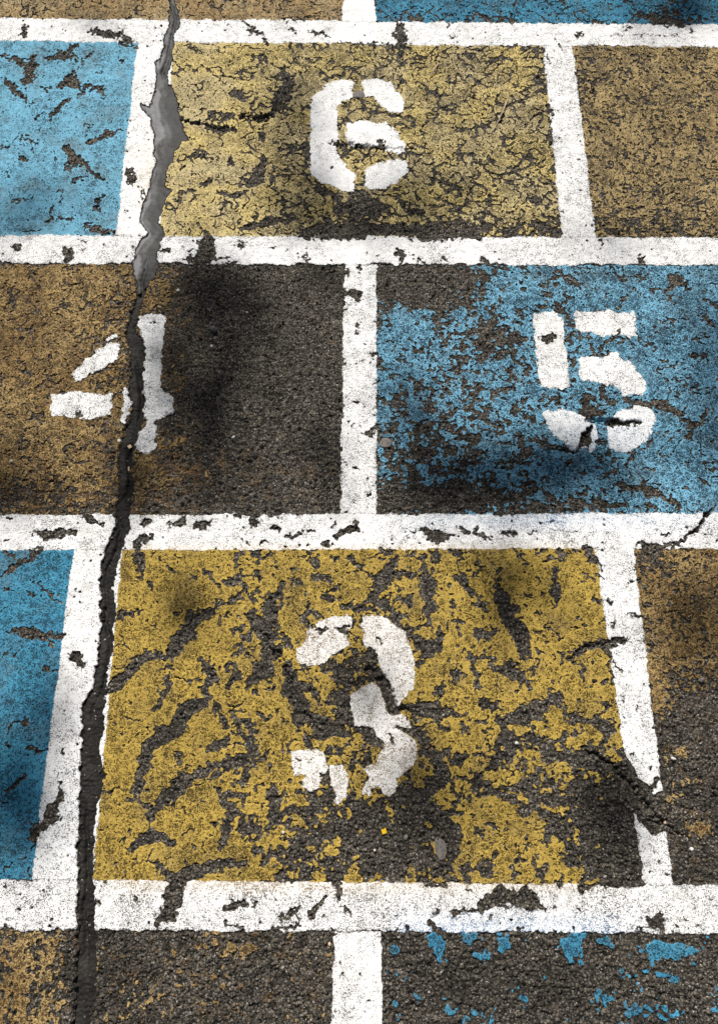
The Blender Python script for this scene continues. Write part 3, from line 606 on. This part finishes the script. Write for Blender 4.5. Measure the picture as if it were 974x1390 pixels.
M_pale = NT('pale_stone'); M_pale = M_pale.out(M_pale.mix(M_pale.step(M_pale.noise(500), .4, .6), (.72, .69, .64), (.48, .45, .41)), .7)
M_gum = NT('trodden_gum'); M_gum.bump(M_gum.noise(350, 3), .5, .001); M_gum = M_gum.out(M_gum.mix(M_gum.step(M_gum.noise(300, 3), .4, .65), (.20, .18, .165), (.12, .108, .098)), .75)
M_straw = NT('dry_straw'); M_straw = M_straw.out(M_straw.mix(M_straw.step(M_straw.noise(300), .4, .6), (.55, .42, .27), (.40, .30, .19)), .6)
M_chip = NT('cream_chip'); M_chip = M_chip.out(M_chip.mix(M_chip.step(M_chip.noise(400), .4, .6), (.68, .50, .33), (.55, .40, .26)), .7)
M_ychip = NT('bright_yellow_chip'); M_ychip = M_ychip.out(M_ychip.mix(M_ychip.step(M_ychip.noise(400), .4, .6), (.85, .55, .02), (.75, .45, .02)), .6)
M_dstone = NT('dark_stone'); M_dstone = M_dstone.out(M_dstone.mix(M_dstone.step(M_dstone.noise(300), .4, .6), (.05, .05, .055), (.09, .09, .09)), .5)

# ------------------------------------------------------------------ ground
co = np.stack([GX.ravel(), GY.ravel(), G.ravel()], 1)
gi = np.arange(NX*NY).reshape(NY, NX)
q = np.stack([gi[:-1, :-1], gi[:-1, 1:], gi[1:, 1:], gi[1:, :-1]], -1).reshape(-1)
resid = near*(np.clip(cells['four']*0+1, 0, 1)*0)
in4 = (PY > 360) & (PY < 700) & (PX < 468); inr = (PY > 745) & (PY < 1200) & (PX > F1); inb = (PY > 1262) & (PX < 455); in3 = (PY > 747) & (PY < 1195) & (PX > 150) & (PX < 800)
resid = near*(in4*(.40+.5*sstep(330, 200, PX)+.35*gauss(330,640,150,40))+inr*.55+inb*.6+in3*.22)
go = link('ground', make_mesh('ground', co, q, np.full(len(q)//4, 4), True, {'residue': resid.ravel()}), M_asph)
tag(go, 'dark coarse asphalt pavement with pale grit showing through the worn paint', 'asphalt', kind='structure')

# ------------------------------------------------------------------ painted squares
wearmap = {
 'six': .35+.5*sstep(260, 420, PX), 'r0_r': .6+.8*n_big+.5*n_mid, 'r0_l': .35+.4*n_big, 'top_l': .5+0*PX, 'top_r': .55+0*PX,
 'four': .7+0*PX, 'five': .55+.2*n_mid, 'r2_l': .45+.3*n_big, 'three': .4+.25*n_big, 'r2_r': .75+0*PX, 'bot_l': .6+0*PX, 'bot_r': .4+0*PX}
SQ = [('top_l', M_tan2, 'faded tan painted square above the blue one, top left, cut by the crack'),
      ('top_r', M_blue3, 'worn blue painted square along the top edge, above the 6 and its right neighbour'),
      ('r0_l', M_blue, 'light blue painted square with star shaped chips, left of the 6'),
      ('six', M_khaki, 'khaki yellow painted square under the white number 6'),
      ('r0_r', M_tan, 'speckled brown tan painted square right of the 6 square'),
      ('four', M_ochre, 'worn ochre painted square under the 4, bare asphalt on its right half'),
      ('five', M_blue2, 'flaking blue painted square under the white number 5'),
      ('r2_l', M_blue3, 'deeper blue painted square at lower left, left of the 3'),
      ('three', M_yellow, 'mustard yellow painted square under the 3, flaked into islands'),
      ('r2_r', M_ochre, 'patchy orange brown painted square right of the 3 square'),
      ('bot_l', M_ochre, 'almost worn away ochre square along the bottom edge, lower left'),
      ('bot_r', M_blue3, 'scattered blue paint remnants below the bottom white line, lower right')]
for k, mat, lab in SQ:
    o = sheet('painted_square', cells[k], ZP, mat, extra={'wear': wearmap[k]})
    tag(o, lab, 'painted square', 'coloured hopscotch squares')
# ------------------------------------------------------------------ white lines
blue = gauss(740, 705, 230, 14)*.9*sstep(520, 560, PX)+sstep(515, 560, PX)*sstep(1225, 1262, PY)*sstep(1300, 1270, PY)*sstep(900, 780, PX)+.8*gauss(800,600,120,50)+.25*gauss(60, 1100, 40, 90)+.5*gauss(513,470,6,60)
yellow = sstep(732, 748, PY)*sstep(760, 750, PY)*sstep(800, 760, PX)*sstep(160, 200, PX)+sstep(1225, 1195, PY)*sstep(1180, 1190, PY)*sstep(120, 180, PX)*sstep(900, 700, PX)*.8 \
         +.8*sstep(820, 840, PY)*sstep(1100, 1080, PY)*sstep(380, 400, PX)*sstep(600, 570, PX)*.6+.9*gauss(200, 250, 14, 60)
LN = [('h0', 'long white line above the 6 square, topmost of the crossways lines'),
      ('h1', 'long white line between the 6 square and the 4 and 5 squares'),
      ('h2', 'long white line with many chips, between the 4 and 5 squares and the 3 square'),
      ('h3', 'broad worn white line below the 3 square, broken beside the crack'),
      ('a', 'short white line between the tan and blue squares at the top edge'),
      ('b', 'white line left of the 6 square, overrun by grey filler'),
      ('c', 'white line right of the 6 square'),
      ('d', 'ragged white line between the 4 square and the 5 square'),
      ('e', 'white line left of the 3 square, beside the dark crack'),
      ('f', 'white line right of the 3 square, broken through near its lower end'),
      ('g', 'short white line at the bottom edge, below the 3 square')]
lw = {'h0': .2, 'h1': .3, 'h2': .35, 'h3': .5, 'a': -.3, 'b': .0, 'c': .4, 'd': .4, 'e': .15, 'f': .3, 'g': .1}
for k, lab in LN:
    w_ = lw[k]+.25*n_big
    w_ = w_-.6*gauss(487, 340, 40, 30)-.6*gauss(487, 720, 40, 30)-.5*gauss(490, 40, 40, 30)+.35*gauss(80, 1080, 50, 80)
    o = sheet('painted_line', lines[k], ZP+.0002, M_white, extra={'wear': w_, 'blue': blue, 'yellow': yellow})
    tag(o, lab, 'painted line', 'white hopscotch lines')
# ------------------------------------------------------------------ numbers
NL = {'6': ('white stencilled number 6 on the khaki square', (485, 185), .0), '4': ('white stencilled number 4 split by the crack', (165, 520), .5),
      '5': ('white stencilled number 5 on the flaking blue square', (805, 520), .35), '3': ('chipped white stencilled number 3 on the mustard square', (490, 960), .6)}
for k, (lab, c, w0) in NL.items():
    g = to_ground(*c); e = empty('painted_number', (g[0], g[1], 0)); tag(e, lab, 'painted number', 'stencilled numbers')
    for f in digits[k]:
        o = sheet('stencil_stroke', f, ZP+.0005, M_white, extra={'wear': w0+.2*n_big, 'blue': blue, 'yellow': yellow})
        o.parent = e; o.location = (-g[0], -g[1], 0)
# ------------------------------------------------------------------ filler in the crack
dome = np.sqrt(np.clip(Fcr+1.5, 0, 12)/12)
joint = 395+10*perlin(GX, GY, .02, 110)
ccx = np.interp(PY, cl[:, 1], cl[:, 0])
cleft = np.exp(-((PX-ccx-5*perlin(GX, GY, .06, 115)-1.5*perlin(GX, GY, .012, 116))/2.2)**2)*(sstep(120, 95, PY)*.8+sstep(330, 385, PY)*.7)
zg = low-.0012+.0022*dome+.0030*perlin(GX, GY*.7, .05, 111)+.0009*np.abs(perlin(GX, GY*.5, .025, 121))+.0004*perlin(GX, GY, .009, 117)-.0065*cleft
cleft2 = np.exp(-((PX-ccx-7*perlin(GX, GY, .09, 118)-2*perlin(GX, GY, .015, 119))/2.6)**2)
zd = low-.0066-.005*sstep(1230, 1270, PY)+.0022*dome+.0030*perlin(GX, GY*.6, .02, 113)+.0022*np.abs(perlin(GX, GY, .008, 114))+.35*stone-.009*cleft2*sstep(-.2, .3, perlin(GX, GY, .15, 120))
e = empty('crack_filler', (to_ground(170, 640)[0], to_ground(170, 640)[1], 0))
tag(e, 'long crack filled with grey mastic at the top and black tar lower down', 'crack filler')
streak = (PX-ccx)/5+.5*sstep(190,210,PY)+.9*perlin(GX, GY*.7, .03, 130)+.4*n_x
for nm, f, zz, mt in (('grey_mastic', np.minimum(Fcr, joint-PY), zg, M_grey), ('black_tar', np.minimum(Fcr+.4, PY-joint), zd, M_tar)):
    o = sheet(nm, f, zz, mt, skirt=.008, extra={'streak': streak, 'edge': Fcr}); o.parent = e; o.location = (-e.location.x, -e.location.y, 0)

# ------------------------------------------------------------------ small loose things
def zat(x, y, arr=None):
    i = min(max(np.searchsorted(xs, x), 1), NX-1); j = min(max(np.searchsorted(ys, y), 1), NY-1)
    return float((ZP if arr is None else arr)[j, i])
import bmesh
def pebble(px, py, rpx, mat, label, cat='pebble', name='pebble', flat=.55, group='loose stones', arr=None, sq=1.0, rot=None, seed=0, lift=0):
    x, y = to_ground(px, py); s = H/(CP*(py-YH))
    bm = bmesh.new(); bmesh.ops.create_icosphere(bm, subdivisions=3, radius=1)
    r = random.Random(seed+int(px*7+py)); ph = [r.uniform(0, 6) for _ in range(6)]
    for v in bm.verts:
        c = v.co
        k = 1+.14*math.sin(2.6*c.x+ph[0])+.12*math.sin(3.1*c.y+ph[1]+c.z)+.08*math.sin(5*c.z+4*c.x+ph[2])+.05*math.sin(9*c.y+ph[3]+3*c.x)
        v.co = Vector((c.x*k, c.y*k*sq, c.z*k*flat))*rpx*s
    me = bpy.data.meshes.new(name); bm.to_mesh(me); bm.free()
    for p in me.polygons: p.use_smooth = True
    o = link(name, me, mat); o.location = (x, y, zat(x, y, arr)+rpx*s*flat*.35+lift); o.rotation_euler = (0, 0, r.uniform(0, 6) if rot is None else rot)
    return tag(o, label, cat, group)
PB = [(268, 340+310/Z, 3.6, M_dstone, 'dark rounded stone on bare asphalt, far right of the 4')]
PB[0] = (0+860/Z, 340+320/Z, 5.2, M_dstone, 'rounded dark stone on bare asphalt right of the 4')
PB += [(848/Z, 340+385/Z, 1.9, M_pale, 'tiny white stone just below the rounded dark stone'),
       (715/Z, 340+162/Z, 2.4, M_pale, 'tiny white stone above the upright of the 4'),
       (935/Z, 340+750/Z, 2.4, M_pale, 'tiny white stone in the dark patch at lower right of the 4'),
       (480/Z, 340+765/Z, 3.0, M_pale, 'white sliver of stone left of the crack, under the foot of the 4'),
       (550/Z, 340+430/Z, 3.0, M_gum, 'grey stone lying in the black tar beside the 4'),
       (50/Z, 340+845/Z, 2.2, M_pale, 'white stone near the left edge in the 4 square'),
       (320+190/Z, 1000+382/Z, 2.2, M_pale, 'white stone below the foot of the 3, left side'),
       (644+792/Z, 1000+88/Z, 3.0, M_pale, 'white stone on bare asphalt right of the broken white line'),
       (644+850/Z, 1000+412/Z, 2.6, M_pale, 'white stone below the gap in the right white line'),
       (644+866/Z, 1000+450/Z, 3.0, M_pale, 'larger pale stone, lowest of the stones right of the broken line'),
       (644+905/Z, 690+688/Z, 4.0, M_gum, 'grey angular stone right of the 3 square line'),
       (644+165/Z, 690+940/Z, 2.6, M_pale, 'pale stone in the bare strip right of the 3'),
       (320/Z, 1000+445/Z, 3.4, M_chip, 'cream stone on the left lip of the black crack'),
       (320+555/Z, 1000+455/Z, 1.8, M_pale, 'tiny white stone below the bright yellow chip'),
       (320+680/Z, 1000+402/Z, 3.4, M_gum, 'small grey stone right of the bright yellow chip'),
       (320+375/Z, 1000+830/Z, 2.6, M_chip, 'cream stone below the bottom white line'),
       (644+765/Z, 1000+345/Z, 2.2, M_chip, 'cream stone in the thin crack right of the broken line'),
       (320+840/Z*0+45/Z, 340+610/Z*0+250/Z, 1.6, M_pale, 'tiny white stone in the upper left of the bare half of the 4 square')]
for x, y, r, m, lab in PB: pebble(x, y, r, m, lab, sq=.8)
for x, y, r, lab, sq in ((320+600/Z, 340+772/Z, 8, 'round brownish gum spot in the lower left of the 5 square', .95), (320+820/Z, 1000+450/Z, 9, 'pale grey gum spot in the lower part of the 3 square', 1.3),
                         (320+490/Z, 385/Z, 7, 'grey gum spot between the top strokes of the 6', 1.1), (644+795/Z, 690+345/Z, 3.5, 'small grey gum spot near the top of the lower right square', 1)):
    pebble(x, y, r, M_gum, lab, 'chewing gum', 'chewing_gum', .10, 'trodden gum spots', sq=sq, rot=.2, lift=.0004)
def chip(px, py, w_, h_, rot, mat, lab, arr=None):
    x, y = to_ground(px, py); s = H/(CP*(py-YH)); bm = bmesh.new()
    pts = [(-.5, -.45), (.1, -.5), (.5, -.4), (.45, .2), (.5, .5), (-.1, .45), (-.5, .5), (-.42, 0)]
    vs = [bm.verts.new((a*w_*s, b*h_*s, .0)) for a, b in pts]; f = bm.faces.new(vs)
    r = bmesh.ops.extrude_face_region(bm, geom=[f])
    for v in r['geom']:
        if isinstance(v, bmesh.types.BMVert): v.co.z += .0016
    bmesh.ops.recalc_face_normals(bm, faces=bm.faces)
    me = bpy.data.meshes.new('flake'); bm.to_mesh(me); bm.free()
    o = link('loose_flake', me, mat); o.location = (x, y, zat(x, y, arr)+.0006); o.rotation_euler = (.1, .08, rot)
    tag(o, lab, 'flake', 'loose flakes')
chip(505/Z, 340+867/Z, 5, 6.5, .1, M_chip, 'cream square flake on the black tar, lower of two', zd)
chip(517/Z, 340+782/Z, 5, 5, .7, M_chip, 'cream flake on the black tar beside the foot of the 4, upper of two', zd)
chip(320+593/Z, 1000+378/Z, 7, 6.5, .3, M_ychip, 'bright yellow flake on bare asphalt below the 3')
chip(644+75/Z*0+430/Z*0+0, 690+0, 0.1, 0.1, 0, M_gum, 'x') if False else None
def straw(p, q, rpx, lab, arc=.006):
    (x0, y0), (x1, y1) = to_ground(*p), to_ground(*q); n = 12; co = []; fc = []
    r = rpx*H/(CP*(p[1]-YH)); d = Vector((x1-x0, y1-y0, 0)).normalized(); sd = Vector((-d.y, d.x, 0))
    z0 = max(zat(x0, y0), zat(x1, y1))+.001
    for k in range(n+1):
        t = k/n; c = Vector((x0+(x1-x0)*t, y0+(y1-y0)*t, z0+arc*math.sin(math.pi*t)))+sd*.0015*math.sin(3*t)
        rr = r*(1-.5*t)
        for a in range(6): co.append(c+sd*rr*math.cos(a*math.pi/3)+Vector((0, 0, rr*math.sin(a*math.pi/3))))
    for k in range(n):
        for a in range(6): fc.append((k*6+a, k*6+(a+1) % 6, (k+1)*6+(a+1) % 6, (k+1)*6+a))
    fc += [tuple(range(5, -1, -1)), tuple(range(n*6, n*6+6))]
    me = bpy.data.meshes.new('straw'); me.from_pydata([tuple(c) for c in co], [], fc); me.update()
    o = link('straw', me, M_straw); tag(o, lab, 'straw', 'bits of straw')
straw((688.5, 136), (672.5, 172), 1.1, 'longer thin pale straw in the upper right of the 6 square')
straw((594, 88), (583, 106), 1.2, 'shorter pale straw above the top right stroke of the 6')

gr = np.random.RandomState(5); V = []; Fq = []; n_ = 0
base_v = np.array([(1,0,0),(0,1,0),(-1,0,0),(0,-1,0),(0,0,1),(0,0,-1)], float); base_f = [(0,1,4),(1,2,4),(2,3,4),(3,0,4),(1,0,5),(2,1,5),(3,2,5),(0,3,5)]
while n_ < 1500:
    if n_ < 170:
        py = gr.uniform(400, 1390); px = np.interp(py, cl[:, 1], cl[:, 0])+gr.normal(0, 13)
    else: px, py = gr.uniform(-20, 994), gr.uniform(0, 1390)
    x, y = to_ground(px, py); i = min(np.searchsorted(xs, x), NX-1); j = min(np.searchsorted(ys, y), NY-1)
    if n_ >= 170 and bare[j, i] < .5: 
        if gr.rand() > .04: continue
    r_ = abs(gr.normal(0, .0009))+.0007; z = (zd if Fcr[j, i] > -.4 and py > 395 else (G if bare[j, i] > .5 else ZP))[j, i]
    v = base_v*r_*gr.uniform(.6, 1.3, (6, 3)); a = gr.rand()*6.3; c_, s_ = math.cos(a), math.sin(a)
    V += [(x+p[0]*c_-p[1]*s_, y+p[0]*s_+p[1]*c_, z+r_*.5+p[2]*.8) for p in v]; Fq += [tuple(k+n_*6 for k in f) for f in base_f]; n_ += 1
me = bpy.data.meshes.new('grit'); me.from_pydata(V, [], Fq); me.update()
s = NT('grit_stone'); vv = s.sep(s.voro(60)); M_grit = s.out(s.mix(s.step(vv[0], .2, .9), (.06, .055, .05), (.34, .31, .27)), .8)
tag(link('loose_grit', me, M_grit), 'fine loose grit scattered along the black crack and over the bare asphalt', 'grit', kind='stuff')

# ------------------------------------------------------------------ the tree whose leaves throw the soft shade
R = random.Random(3)
tree = empty('broadleaf_tree', (3.9, 6.6, 0)); tag(tree, 'broadleaf tree beyond the painted squares whose limbs reach over and dapple them with shade', 'tree')
s = NT('bark'); s.bump(s.noise(30, 4), .8, .02); M_bark = s.out(s.mix(s.step(s.noise(18, 4), .4, .6), (.10, .07, .05), (.19, .15, .11)), .9)
s = NT('leaf'); M_leaf = s.out(s.mix(s.step(s.noise(3, 3), .4, .6), (.045, .095, .02), (.075, .13, .03)), .55)
tv_, tf_ = [], []
def limb(path, r0, r1, V, Fc, n=8):
    b = len(V)
    for k, p in enumerate(path):
        t = k/(len(path)-1); r = r0+(r1-r0)*t
        d = Vector(path[min(k+1, len(path)-1)])-Vector(path[max(k-1, 0)]); d.normalize()
        u = d.cross(Vector((0, .3, 1))).normalized() if abs(d.z) < .9 else d.cross(Vector((1, 0, 0))).normalized(); v = d.cross(u)
        for a in range(n): V.append(tuple(Vector(p)+(u*math.cos(a*2*math.pi/n)+v*math.sin(a*2*math.pi/n))*r))
    for k in range(len(path)-1):
        for a in range(n): Fc.append((b+k*n+a, b+k*n+(a+1) % n, b+(k+1)*n+(a+1) % n, b+(k+1)*n+a))
def curve(a, b, sag, n=8):
    a, b = Vector(a), Vector(b); j = Vector((R.uniform(-.2, .2), R.uniform(-.2, .2), sag))
    return [tuple(a.lerp(b, k/n)+j*math.sin(math.pi*k/n)) for k in range(n+1)]
Lv, Lf = [], []
def leaf(c, L):
    a = Vector((R.gauss(0, 1), R.gauss(0, 1), R.gauss(0, .35))).normalized(); n = Vector((R.gauss(0, .6), R.gauss(0, .6), 1)).normalized(); b = a.cross(n).normalized(); n = b.cross(a)
    c = Vector(c); i = len(Lv)
    for u, v, h in ((-.5, 0, 0), (-.2, .24, .04), (.2, .2, .03), (.5, 0, -.04), (.2, -.2, .03), (-.2, -.24, .04)): Lv.append(tuple(c+a*u*L+b*v*L+n*h*L))
    Lf.extend([(i, i+1, i+2, i+3), (i, i+3, i+4, i+5)])
base = Vector((3.9, 6.6, 0)); fork = base+Vector((-.1, -.1, 2.9))
limb([tuple(base+Vector((0, 0, -.1))), tuple(base+Vector((.02, .0, .5))), tuple(base+Vector((-.05, -.03, 1.6))), tuple(fork)], .24, .17, tv_, tf_, 14)
# shade patches: photo pixel centre, radii in pixels, number of leaves
SH = [(408,210,34,54,19),(425,280,45,26,16),(545,285,60,34,24),(905,18,52,26,30),(40,285,60,30,14),(285,395,62,38,38),(264,545,60,74,88),(20,650,50,34,18),
      (765,628,62,24,84),(680,645,70,30,56),(600,650,40,30,14),(962,575,22,60,18),(962,440,22,40,10),(178,655,24,50,16),(18,1085,40,52,46),(690,805,44,42,16),
      (500,930,30,40,8),(560,1085,60,36,20),(950,840,26,44,18),(840,1110,22,44,14),(440,620,26,50,8),(555,560,26,40,12),(800,330,50,20,6),(385,145,16,30,6),(110,20,30,14,6),(250,820,26,26,6),(60,950,30,40,8)]
anchors = []
for (x, y, rx, ry, n) in SH:
    gx_, gy_ = to_ground(x, y); hgt = R.uniform(6.4, 7.4); t = hgt/SD[2]
    c = Vector((gx_+SD[0]*t, gy_+SD[1]*t, hgt)); sx = H/(CP*(y-YH)); sy = HF/(y-YH)**2
    anchors.append(c)
    for k in range(int(n*1.35)):
        dx, dy = R.gauss(0, .72)*rx*sx, -R.gauss(0, .72)*ry*sy; dt = R.uniform(-.35, .35)
        leaf(c+Vector((dx, dy, 0))+Vector(SD)*dt, R.uniform(.05, .075))
hub = Vector((1.6, 7.2, 6.9)); limb(curve(fork, hub, .25), .11, .05, tv_, tf_)
# own crown round the trunk, well to the right of the squares' light
for k in range(9):
    a = k*.7; e_ = fork+Vector((math.cos(a)*R.uniform(.5, 1.1)+.55, math.sin(a)*1.0+.5, R.uniform(1.2, 2.6)))
    limb(curve(fork, e_, .15), .06, .015, tv_, tf_, 6)
    for q_ in range(230):
        d = Vector((R.gauss(0, 1), R.gauss(0, 1), R.gauss(0, .8))).normalized()*R.uniform(.2, .62); leaf(e_+d, R.uniform(.07, .1))
me = bpy.data.meshes.new('trunk'); me.from_pydata([tuple(Vector(v)-base) for v in tv_], [], tf_); me.update(); link('trunk', me, M_bark, tree)
me = bpy.data.meshes.new('crown'); me.from_pydata([tuple(Vector(v)-base) for v in Lv], [], Lf); me.update(); link('crown', me, M_leaf, tree)
